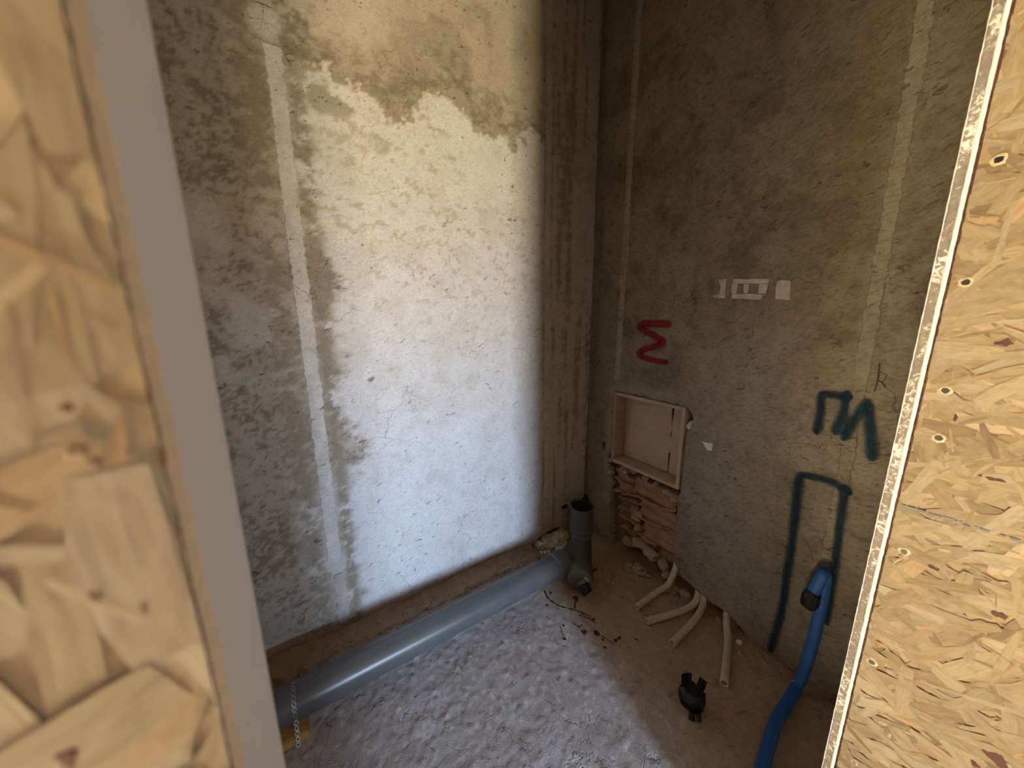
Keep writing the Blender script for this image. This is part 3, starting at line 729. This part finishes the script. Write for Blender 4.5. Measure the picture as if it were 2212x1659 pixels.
# the middle one is a raised frame with a sunk centre
for P4 in (((1583, 603), (1663, 603), (1661, 613), (1582, 612)), ((1579, 635), (1650, 636), (1645, 648), (1577, 645)), ((1582, 612), (1595, 612), (1592, 636), (1579, 636)), ((1608, 614), (1618, 614), (1616, 634), (1606, 634)), ((1640, 613), (1661, 613), (1655, 634), (1637, 634))):
    patch(pw(P4), .0028, M['patch'], amp=.0018)
patch(pw(((1678, 606), (1690, 603), (1711, 606), (1706, 647), (1674, 645))), .003, M['patch'], amp=.003)
patch(pw(((1516, 953), (1541, 958), (1538, 975), (1528, 972))), .002, M['white_stone'], amp=.002, name='plaster_chip')
# cracks scratched beside the right strip
for L_ in (((1901, 785), (1898, 815), (1890, 845)), ((1896, 822), (1905, 825), (1914, 835))):
    q = pw(L_); V = []
    stroke('plaster_crack', q, [.004, .005, .003], M['bitumen'], n=4, off=.0012)

# ================================================================== niche box in the right wall
D = .085; XF = -.012; ya, yb, za, zb = -.202, -.598, .512, .906; t = .016
nx = empty('niche_box', (0, ya, za), 'shallow wooden box built into the right wall under the red zigzag', 'box')
box('side_board', (XF, ya, za), (D, ya-t, zb), M['niche_side'], nx, .0012, .0006)
box('side_board', (XF, yb+t, za), (D, yb, zb), M['niche'], nx, .0012, .0006)
box('top_board', (XF, ya-t, zb-t), (D, yb+t, zb), M['niche'], nx, .0012, .0006)
box('bottom_board', (XF, ya-t, za), (D, yb+t, za+t), M['niche'], nx, .0012, .0006)
def plank(name, poly, x0, x1, mat, parent):
    V = [(x0, p[0], p[1]) for p in poly]+[(x1, p[0], p[1]) for p in poly]; n_ = len(poly)
    F = [tuple(range(n_)), tuple(range(2*n_-1, n_-1, -1))]+[(j, (j+1) % n_, n_+(j+1) % n_, n_+j) for j in range(n_)]
    bm = bmesh.new(); vs = [bm.verts.new(v) for v in V]; [bm.faces.new([vs[i] for i in f]) for f in F]
    return from_bm(name, bm, mat, parent)
gz0, gz1 = za+t+.006, zb-t
plank('back_board', [(ya-t-.001, gz0), (ya-t-.001, gz1), (-.482, gz1), (-.488, .80), (-.4925, .76), (-.485, .735), (-.4925, .70), (-.4925, .655), (-.484, .63), (-.487, gz0)], D-.012, D-.004, M['niche'], nx)
plank('back_board', [(-.494, gz0), (-.496, .63), (-.493, .655), (-.493, .70), (-.494, .735), (-.493, .76), (-.494, .80), (-.499, gz1), (yb+t+.001, gz1), (yb+t+.001, gz0)], D-.014, D-.004, M['niche'], nx)
box('backing_sheet', (D, ya-.002, za), (D+.006, yb+.002, zb), M['burnt'], nx)

# ================================================================== broken hollow bricks in the cavity below it
def ribbed(name, y0, y1, z0, z1, xf, ribs, seed, parent, rag=.02):
    nz, ny = ribs*8+1, 13; V = []; F = []; r = random.Random(seed)
    for i in range(ny):
        for k in range(nz):
            ty, tz = i/(ny-1), k/(nz-1)
            sc = abs(math.sin(math.pi*tz*ribs))**.7                     # curved channel between two webs
            y = y0+(y1-y0)*ty+((float(vn(np.array(k*.35), np.array(seed*3.1)))-.5)*rag*2 if i in (0, ny-1) else 0)
            x = xf+.020*sc+.010*float(fbm(np.array(y*14), np.array((z0+(z1-z0)*tz)*22), seed, 3))-.004
            V.append((x, y, z0+(z1-z0)*tz+(float(vn(np.array(y*18), np.array(tz*3+seed)))-.5)*.008))
    for i in range(ny-1):
        for k in range(nz-1): a = i*nz+k; F.append((a, a+1, a+nz+1, a+nz))
    # close to the back
    b0 = len(V)
    for i in range(ny):
        for k in (0, nz-1): q = V[i*nz+k]; V.append((.118, q[1], q[2]))
    for i in range(ny-1):
        for s, k in ((0, 0), (1, nz-1)): a = i*nz+k; F.append((a, a+nz, b0+(i+1)*2+s, b0+i*2+s))
    for i in (0, ny-1):
        F.append([i*nz+k for k in range(nz)]+[b0+i*2+1, b0+i*2])
    return pyd(name, V, F, M['clay'], parent)
ribbed('brick', -.335, -.575, .385, .470, .012, 2, 1, wall_right)
ribbed('brick', -.385, -.592, .270, .365, .020, 2, 2, wall_right)
ribbed('brick', -.400, -.605, .150, .250, .026, 2, 3, wall_right)
ribbed('brick', -.225, -.330, .345, .455, .030, 2, 4, wall_right)
ribbed('brick', -.240, -.350, .190, .310, .045, 3, 5, wall_right)
ribbed('brick', -.320, -.470, .060, .140, .040, 1, 6, wall_right)
ribbed('brick', -.480, -.640, .030, .130, .050, 2, 16, wall_right)
def shard(name, y0, y1, z, x0, x1, th, seed, parent):
    r = random.Random(seed); n_ = 9; V = []; F = []
    for i in range(n_):
        y = y0+(y1-y0)*i/(n_-1); xf = x0+r.uniform(-.006, .012); zz = z+r.uniform(-.002, .002)+.012*math.sin(3.1*i/(n_-1)+seed)
        V += [(xf, y, zz), (x1, y, zz), (x1, y, zz+th), (xf+.002, y, zz+th*r.uniform(.7, 1.1))]
    for i in range(n_-1):
        for c in range(4): F.append((i*4+c, i*4+(c+1) % 4, i*4+4+(c+1) % 4, i*4+4+c))
    F += [(0, 1, 2, 3), tuple((n_-1)*4+c for c in (3, 2, 1, 0))]
    return pyd(name, V, F, M['clay'], parent)
for k, (y0, y1, z, x0) in enumerate(((-.215, -.345, .455, .004), (-.215, -.335, .405, .012), (-.22, -.36, .345, .008), (-.235, -.36, .300, .022), (-.24, -.37, .235, .016),
                                     (-.25, -.40, .180, .020), (-.27, -.44, .115, .018), (-.36, -.50, .150, .010), (-.37, -.58, .372, .004), (-.39, -.598, .258, .010))):
    shard('brick_shell', y0, y1, z, x0, .115, .009, k+2, wall_right)
for k, (y, z, x, s) in enumerate(((-.27, .475, .02, .030), (-.33, .485, .03, .022), (-.40, .478, .03, .02), (-.46, .470, .035, .022), (-.53, .455, .03, .028), (-.57, .44, .03, .024),
                                  (-.36, .265, .03, .030), (-.345, .22, .04, .024), (-.38, .18, .02, .022), (-.41, .10, .02, .040), (-.47, .085, .015, .036), (-.54, .065, .015, .034),
                                  (-.33, .06, .03, .034), (-.58, .04, .012, .03), (-.22, .505, .01, .018), (-.175, .50, .012, .020), (-.185, .43, .012, .018))):
    lump('mortar_clod', (x, y, z), (s*.8, s*1.15, s*.75), M['mortar'], k+5, wall_right, 2, .7)
lump('mortar_clod', (.016, -.618, .822), (.018, .018, .026), M['mortar_pale'], 77, wall_right)

# broken patch at the foot of the left wall: pale mortar and brick shows
for k, (x, y, z, r_, m) in enumerate(((-.36, .015, .015, (.045, .03, .028), 'mortar_pale'), (-.30, .018, .030, (.05, .03, .030), 'mortar_pale'), (-.24, .02, .035, (.045, .03, .03), 'mortar_pale'),
                                      (-.19, .02, .02, (.03, .03, .03), 'mortar'), (-.33, -.012, -.002, (.05, .03, .020), 'mortar_pale'), (-.27, -.03, 0.0, (.05, .035, .022), 'mortar_pale'), (-.38, -.02, -.004, (.03, .03, .016), 'mortar_pale'))):
    lump('mortar_clod', (x+.015, y-.04, z-.014), (r_[0]*1.2, r_[1]*1.2, r_[2]*.9), M[m], k+31, wall_left, 3, .95)
# ridge of dropped mortar along the foot of the left wall
V = []; F = []; rows = 0; r = random.Random(12); prof = ((-.002, .040), (-.022, .026), (-.045, .016), (-.075, .017), (-.092, .008), (-.11, -.012)); nc = len(prof)
x = -1.95
while x < -.42:
    h = .65+.7*float(fbm(np.array(x*7), np.array(.3), 81, 3))
    for (y, z) in prof:
        V.append((x, y+(float(fbm(np.array(x*26), np.array(y*40), 82, 3))-.5)*.03*(y < -.01), z*h+(float(fbm(np.array(x*38), np.array(y*60), 83, 3))-.5)*.018))
    rows += 1; x += .008
for q in range(rows-1):
    for c in range(nc-1): a = q*nc+c; F.append((a, a+nc, a+nc+1, a+1))
pyd('mortar_ridge', V, F, M['brown_dust'], floor, True)
for (nm, n_, xr, yr, sz) in (('grit', 300, (-1.6, -.4), (-.15, -.005), (.002, .0085)), ('grit', 300, (-.34, .04), (-1.15, -.25), (.0015, .005)), ('grit', 170, (-1.3, -.35), (-1.1, -.35), (.001, .0035))):
    bm = bmesh.new(); r = random.Random(n_)
    for k in range(n_):
        x, y = r.uniform(*xr), r.uniform(*yr); s = r.uniform(*sz)
        if nm == 'grit' and xr[1] > 0 and r.random() < .5: x = .04-abs(r.gauss(0, .07))
        lump_bm(bm, (x, y, float(disp_f(x, y))+s*.3+(.014 if yr[1] > -.01 else 0)), (s, s*r.uniform(.6, 1.2), s*.7), k, 1, .5)
    tag(from_bm(nm, bm, M['mortar'] if xr[0] < -1 else M['brown_dust'], floor), kind='stuff')

# ================================================================== drain: long pipe, wye fitting, strap, block
PY, PZ, PR = -.27, .087, .055
dp = empty('drain_pipe', (-1.0, PY, .0), 'long grey plastic drain pipe lying along the left wall', 'pipe')
tube('pipe', [(x, PY, PZ) for x in np.linspace(-1.86, -.4745, 24)], PR, M['pvc'], dp, 48, .0515)
wy = empty('wye_fitting', (-.30, -.27, 0), 'grey branched drain fitting with an open upright socket in the corner', 'fitting')
rx, ry = -.232, -.212; dd = np.array((-.72, -.69, -.06)); dd /= np.linalg.norm(dd)
pe = np.array((rx, ry, .095))+dd*.02
tube('upright_socket', [(rx, ry, z) for z in (.165, .19, .22, .26, .312)], [.0605]*5, M['pvc_d'], wy, 40, .0565)
tube('dark_bore_lining', [(rx, ry, z) for z in (.2055, .23, .27, .3085)], [.0564]*4, M['rubber'], wy, 40, .0535)  # black lining added so the socket's inside looks shaded
el = [np.array((rx, ry, z)) for z in (.20, .165)]+[np.array((rx, ry, .135))+dd*.004, np.array((rx, ry, .110))+dd*.014, pe+dd*.01, pe+dd*.04]
tube('elbow', catmull(el, 5), .0555, M['pvc_d'], wy, 40)
for z, rr in ((.190, .0632), (.155, .0600)):
    tube('collar', [(rx, ry, z-.007), (rx, ry, z-.004), (rx, ry, z+.004), (rx, ry, z+.007)], [.056, rr, rr, .056], M['pvc'], wy, 40)
fc = fl(1252, 1250, .068)                        # centre of the capped end
run0 = pe+dd*.015
tube('wye_body', [run0, run0+(fc-run0)*.45, run0+(fc-run0)*.72], .057, M['pvc_d'], wy, 40)
dir2 = (fc-run0)/np.linalg.norm(fc-run0)
tube('end_socket', [fc-dir2*.065, fc-dir2*.058, fc-dir2*.004, fc], [.057, .0625, .0625, .060], M['pvc_d'], wy, 40)
tube('reducer_cap', [fc-dir2*.004, fc+dir2*.004, fc+dir2*.007], [.058, .058, .053], M['pvc_cap'], wy, 40)
tube('branch', [(run0+(fc-run0)*.30)*(1, 1, 0)+A3(0, -.0, PZ), (-.34, PY+.004, PZ), (-.40, PY, PZ), (-.43, PY, PZ)], .057, M['pvc_d'], wy, 40)
tube('branch_socket', [(-.405, PY, PZ), (-.41, PY, PZ), (-.47, PY, PZ), (-.474, PY, PZ)], [.057, .0625, .0625, .058], M['pvc'], wy, 40)
side = np.cross(dir2, (0, 0, 1)); side /= np.linalg.norm(side)
e0 = fc+side*-.0-np.array((0, 0, .028))
tgt = fl(1270, 1281, .032); e1 = tgt
e0 = fc*.6+tgt*.4+A3(0, 0, -.004)
dr = (e1-e0)/np.linalg.norm(e1-e0)
tube('outlet_spigot', [fc*.85+tgt*.15, e0+dr*.012], .0235, M['pvc_cap'], wy, 28)
tube('rubber_sleeve', [e0-dr*.002, e0+dr*.02, e1], .0255, M['rubber'], wy, 28, .019)
# sticker on the rim of the cap
rd = ray(1267, 1252); sc_ = CAM+rd*(((fc+dir2*.0082-CAM)@dir2)/(rd@dir2))
su = RT*.55-UP*.85; su = su-dir2*(su@dir2); su /= np.linalg.norm(su); sv_ = np.cross(dir2, su)
pts = [sc_+su*a*.014+sv_*b*.0055 for a, b in ((-1, -1), (1, -1), (1, 1), (-1, 1))]
stk = pyd('sticker', pts+[p-dir2*.0006 for p in pts], [(0, 1, 2, 3), (7, 6, 5, 4), (0, 4, 5, 1), (1, 5, 6, 2), (2, 6, 7, 3), (3, 7, 4, 0)], M['sticker'], wy); tag(stk, 'small white sticker')
bm = bmesh.new()
for k in range(5):
    a = -.009+k*.0042; q = [sc_+dir2*.0003+su*(a+i*.0028)+sv_*(j*.0022) for i, j in ((0, -1), (1, -1), (1, 1), (0, 1))]; bm.faces.new([bm.verts.new(tuple(p)) for p in q])
from_bm('print_marks', bm, M['ink'], stk)
# strap
SX = -1.556; path = []
R_ = PR+.0012
path += [np.array((PY+.085, .004)), np.array((PY+.066, .06))]
for a in np.linspace(20, 190, 24): path.append(np.array((PY+R_*math.cos(math.radians(a)), PZ+R_*math.sin(math.radians(a)))))
path += [np.array((PY-.066, .052)), np.array((PY-.082, .022)), np.array((PY-.098, .002))]
path = np.array(path); S = np.concatenate([[0], np.cumsum(np.linalg.norm(np.diff(path, axis=0), axis=1))])
def at_s(s): return np.interp(s, S, path[:, 0]), np.interp(s, S, path[:, 1])
bm = bmesh.new(); pit = .0145; s = .008
def sv(u, x):
    y, z = at_s(u); return bm.verts.new((SX+x, y, z))
while s < S[-1]-.008:
    seg = 12; ro, ri = .0062, .0031
    A = [sv(s+ro*math.cos(2*math.pi*j/seg), ro*1.12*math.sin(2*math.pi*j/seg)) for j in range(seg)]
    B = [sv(s+ri*math.cos(2*math.pi*j/seg), ri*math.sin(2*math.pi*j/seg)) for j in range(seg)]
    for j in range(seg): bm.faces.new((A[j], A[(j+1) % seg], B[(j+1) % seg], B[j]))
    if s+pit < S[-1]-.008:
        q = [sv(s+ro*.8, -.0042), sv(s+pit-ro*.8, -.0042), sv(s+pit-ro*.8, .0042), sv(s+ro*.8, .0042)]; bm.faces.new(q)
    s += pit
bmesh.ops.solidify(bm, geom=bm.faces[:], thickness=.0010)
strap = from_bm('pipe_strap', bm, M['zinc']); tag(strap, 'perforated metal strap looped over the left end of the drain pipe', 'strap')
wbk = box('wood_block', (-1.80, -.338, -.004), (-1.527, -.205, .031), M['woodblock'], None, .003, .002)
tag(wbk, 'rough wooden block under the left end of the drain pipe', 'block')

# ================================================================== conduits at the foot of the right wall
grp = None
CR = .0132
def conduit(pts, label):
    return tag(tube('conduit', catmull(pts, 8), CR, M['cream'], None, 18, .0098), label, 'conduit', 'conduits coming out of the right wall')
F_ = lambda px, py: fl(px, py, CR-.001)
conduit([(.075, -.585, .150), (.030, -.604, .125), (-.010, -.616, .085), (-.055, -.616, .038), tuple(F_(1420, 1278)), tuple(F_(1375, 1312))], 'cream plastic conduit nearest the corner, coming out of the brick cavity')
conduit([(.05, -.700, .075), (.015, -.722, .052), (-.035, -.736, .026), tuple(F_(1470, 1320)), tuple(F_(1397, 1342))], 'cream plastic conduit second from the corner, lying most across the floor')
conduit([(.05, -.735, .080), (.015, -.750, .055), (-.030, -.768, .028), tuple(F_(1500, 1340)), tuple(F_(1452, 1390))], 'cream plastic conduit third from the corner, crossing at the wall with its neighbour')
conduit([(.05, -.825, .060), (.012, -.848, .046), (-.035, -.872, .026), tuple(F_(1572, 1390)), tuple(F_(1564, 1476))], 'cream plastic conduit farthest from the corner, apart and pointing forward')

# ================================================================== blue pipe with taped end
bp = empty('blue_pipe', (-.06, -1.13, 0), 'blue plastic water pipe bent back on itself against the right wall', 'pipe')
BR = .0165
path = [(-.75, -1.21, BR), (-.56, -1.175, BR), tuple(fl(1658, 1620, BR)), tuple(fl(1675, 1560, BR)), tuple(fl(1697, 1525, BR)), tuple(fl(1722, 1482, BR+.004)),
        tuple(on(1742, 1435, 0, -.052)), tuple(on(1759, 1375, 0, -.036)), tuple(on(1773, 1310, 0, -.026)), tuple(on(1781, 1262, 0, -.024))]
path += [tuple(on(*q)) for q in ((1783, 1243, 0, -.031), (1780, 1236, 0, -.046), (1774, 1247, 0, -.061), (1762, 1270, 0, -.066), (1752, 1290, 0, -.070))]
tube('pipe', catmull(path, 9), BR, M['blue'], bp, 24)
e0 = on(1757, 1279, 0, -.070); e1 = on(1744, 1310, 0, -.082)
bm = bmesh.new(); P_ = [e0+(e1-e0)*t for t in (0, .12, .35, .6, .85, 1.0)]
add_tube(bm, P_, [.0195, .0235, .0250, .0255, .0240, .0195], 14)
for v in bm.verts:
    k = n3(v.co, 55, 4); v.co += (v.co-Vector(tuple((e0+e1)/2))).normalized()*k*.014
tag(from_bm('tape_wrap', bm, M['tape'], bp), 'black tape wrapped round the pipe end')
tube('wire_tie', [tuple(fl(1722, 1482, BR+.004)+A3(.0, .0, 0)), tuple(fl(1722, 1482, BR+.004)+A3(.004, .0005, .001))], BR+.0018, M['zinc'], bp, 20)

# ================================================================== black taped stub standing on the floor
bl = empty('taped_stub', tuple(fl(1494, 1500)), 'crumpled black taped pipe stub standing alone on the floor', 'stub')
c = fl(1493, 1520); bm = bmesh.new()
add_tube(bm, [c+A3(0, 0, z) for z in (-.004, .006, .020, .036, .050, .058)], [.027, .034, .040, .041, .036, .024], 11)
for v in bm.verts:
    k = n3(v.co, 38, 9); d = Vector((v.co.x-c[0], v.co.y-c[1], 0)); v.co += (d.normalized() if d.length > 1e-5 else Vector((0, 0, 1)))*k*.028
from_bm('wrapped_body', bm, M['tape'], bl)
def flap(p0, p1, w, seed, fold):
    r = random.Random(seed); p0, p1 = np.asarray(p0), np.asarray(p1); ax = (p1-p0); s_ = np.cross(ax, FW); s_ = s_/np.linalg.norm(s_); V = []; F = []
    nrm = np.cross(s_, ax/np.linalg.norm(ax))
    for i in range(5):
        t = i/4; q = p0+ax*t+nrm*fold*math.sin(3.1*t)
        for a in (-1, -.3, .4, 1): V.append(q+s_*a*w/2*(1+.12*t)+nrm*(.004*math.cos(a*2.2+seed)+r.uniform(-.001, .001)))
    for i in range(4):
        for j in range(3): a = i*4+j; F.append((a, a+1, a+5, a+4))
    o = pyd('tape_flap', V, F, M['tape'], bl); m = o.modifiers.new('thick', 'SOLIDIFY'); m.thickness = .0022; m.offset = 0
    return o
tz = c+A3(0, 0, .045)
R2 = A3(RT[0], RT[1], 0); R2 /= np.linalg.norm(R2)
flap(tz-R2*.012+A3(0, 0, -.012), tz-R2*.016+A3(.02, .02, .046), .034, 1, .006)
flap(tz+R2*.006+A3(0, 0, -.014), tz+R2*.042+A3(.015, .015, .030), .034, 2, -.006)
flap(c-R2*.010+A3(-.03, -.03, .022), c-R2*.012+A3(-.036, -.036, .000), .018, 3, .003)
flap(c+R2*.012+A3(-.03, -.03, .022), c+R2*.010+A3(-.038, -.038, .000), .018, 4, .003)

# ================================================================== loose stones and mortar on the floor
def stone(px, py, r_, mat, seed, label, amp=.5, sub=2):
    p = fl(px, py); o = lump('mortar_lump' if mat != 'white_stone' else 'pebble', (p[0], p[1], float(disp_f(p[0], p[1]))-.004+r_[2]*.5), r_, M[mat], seed, None, sub, amp)
    return tag(o, label, 'rubble' if mat != 'white_stone' else 'stone')
stone(1597, 1388, (.010, .012, .011), 'white_stone', 3, 'small white pebble lying right of the last conduit', .35)
stone(1382, 1236, (.028, .034, .024), 'mortar', 4, 'largest mortar lump on the floor below the brick cavity', .8, 3)
stone(1357, 1226, (.030, .022, .018), 'brown_dust', 5, 'flat brown mortar lump just left of the largest lump', .7, 3)
stone(1400, 1246, (.014, .012, .010), 'mortar', 6, 'small mortar lump just right of the largest lump', .6)
stone(1313, 1252, (.012, .015, .010), 'mortar', 7, 'pale crumb of mortar farthest left near the drain fitting', .6)
stone(1325, 1258, (.010, .010, .008), 'mortar', 8, 'lowest of the mortar crumbs beside the drain fitting', .6)
stone(1334, 1249, (.012, .010, .009), 'mortar', 9, 'rightmost of the mortar crumbs beside the drain fitting', .6)
stone(1295, 1263, (.009, .010, .007), 'brown_dust', 10, 'brown crumb between the capped outlet and the mortar crumbs', .6)
stone(1537, 1468, (.016, .013, .008), 'brown_dust', 11, 'brown dusty lump between the black stub and the last conduit', .5)
stone(1377, 1302, (.008, .008, .006), 'brown_dust', 12, 'brown crumb at the open end of the conduit nearest the corner', .5)
stone(1600, 1413, (.009, .010, .007), 'brown_dust', 13, 'small brown stone just below the white pebble', .5)
stone(1640, 1417, (.008, .008, .008), 'brown_dust', 14, 'small brown stone at the wall near the foot of the blue outline', .5)
stone(1653, 1432, (.007, .006, .006), 'mortar', 15, 'small pale stone between the blue outline and the blue pipe', .5)
stone(1555, 1340, (.012, .015, .010), 'brown_dust', 17, 'brown clod against the wall between the third and last conduits', .6)
stone(1590, 1345, (.014, .016, .012), 'brown_dust', 18, 'brown clod against the wall right behind the last conduit', .6)
stone(1450, 1275, (.022, .030, .014), 'brown_dust', 19, 'brown rubble heap between the first two conduits', .8, 3)
stone(1480, 1285, (.020, .026, .012), 'mortar', 20, 'grey rubble heap behind the second conduit at the wall', .8, 3)

# dark splashes soaked into the floor
def splash(px, py, rx_, ry_, seed):
    p = fl(px, py); bm = bmesh.new(); r = random.Random(seed)
    vs = []
    for j in range(14):
        a = 2*math.pi*j/14; k = r.uniform(.6, 1.25); x, y = p[0]+rx_*k*math.cos(a), p[1]+ry_*k*math.sin(a)
        vs.append(bm.verts.new((x, y, float(disp_f(x, y))-.0018)))
    cv = bm.verts.new((p[0], p[1], float(disp_f(p[0], p[1]))-.0008))
    for j in range(14): bm.faces.new((vs[j], vs[(j+1) % 14], cv))
    from_bm('dark_splash', bm, M['bitumen'], floor)
def streak(pts, w, seed):
    P = catmull([fl(*p) for p in pts], 7); V = []; F = []; r = random.Random(seed)
    for k, q in enumerate(P):
        d = P[min(k+1, len(P)-1)]-P[max(k-1, 0)]; s_ = np.array((-d[1], d[0], 0)); s_ /= np.linalg.norm(s_); ww = w*r.uniform(.3, 1.2)
        for a in (-1, 0, 1):
            x, y = (q+s_*a*ww)[:2]; V.append((x, y, float(disp_f(x, y))-.0022+(.0012 if a == 0 else 0)))
    for k in range(len(P)-1):
        for c in range(2): a = k*3+c; F.append((a, a+1, a+4, a+3))
    pyd('dark_streak', V, F, M['bitumen'], floor)
streak(((1176, 1274), (1184, 1290), (1204, 1305), (1230, 1313), (1258, 1322), (1283, 1337)), .004, 1)
streak(((1243, 1292), (1242, 1305), (1241, 1312)), .003, 2)
streak(((1255, 1318), (1262, 1332)), .0025, 3); streak(((1237, 1345), (1250, 1352), (1258, 1348)), .003, 4)
streak(((1262, 1330), (1290, 1345)), .002, 5); streak(((1300, 1372), (1328, 1390)), .002, 6); streak(((1210, 1350), (1216, 1370), (1220, 1380)), .002, 7)
for k, (px, py, a, b) in enumerate(((1243, 1291, .014, .016), (1182, 1306, .007, .006), (1262, 1364, .012, .013), (1288, 1366, .014, .014), (1338, 1376, .012, .008), (1330, 1382, .008, .007),
                                    (1253, 1327, .006, .005), (1219, 1380, .010, .009), (1302, 1380, .006, .006), (1306, 1397, .007, .006), (1375, 1380, .005, .006), (1285, 1231, .018, .006), (1300, 1230, .008, .004), (1190, 1280, .009, .005), (1218, 1350, .006, .006), (1283, 1336, .010, .006))):
    splash(px, py, a, b, k)
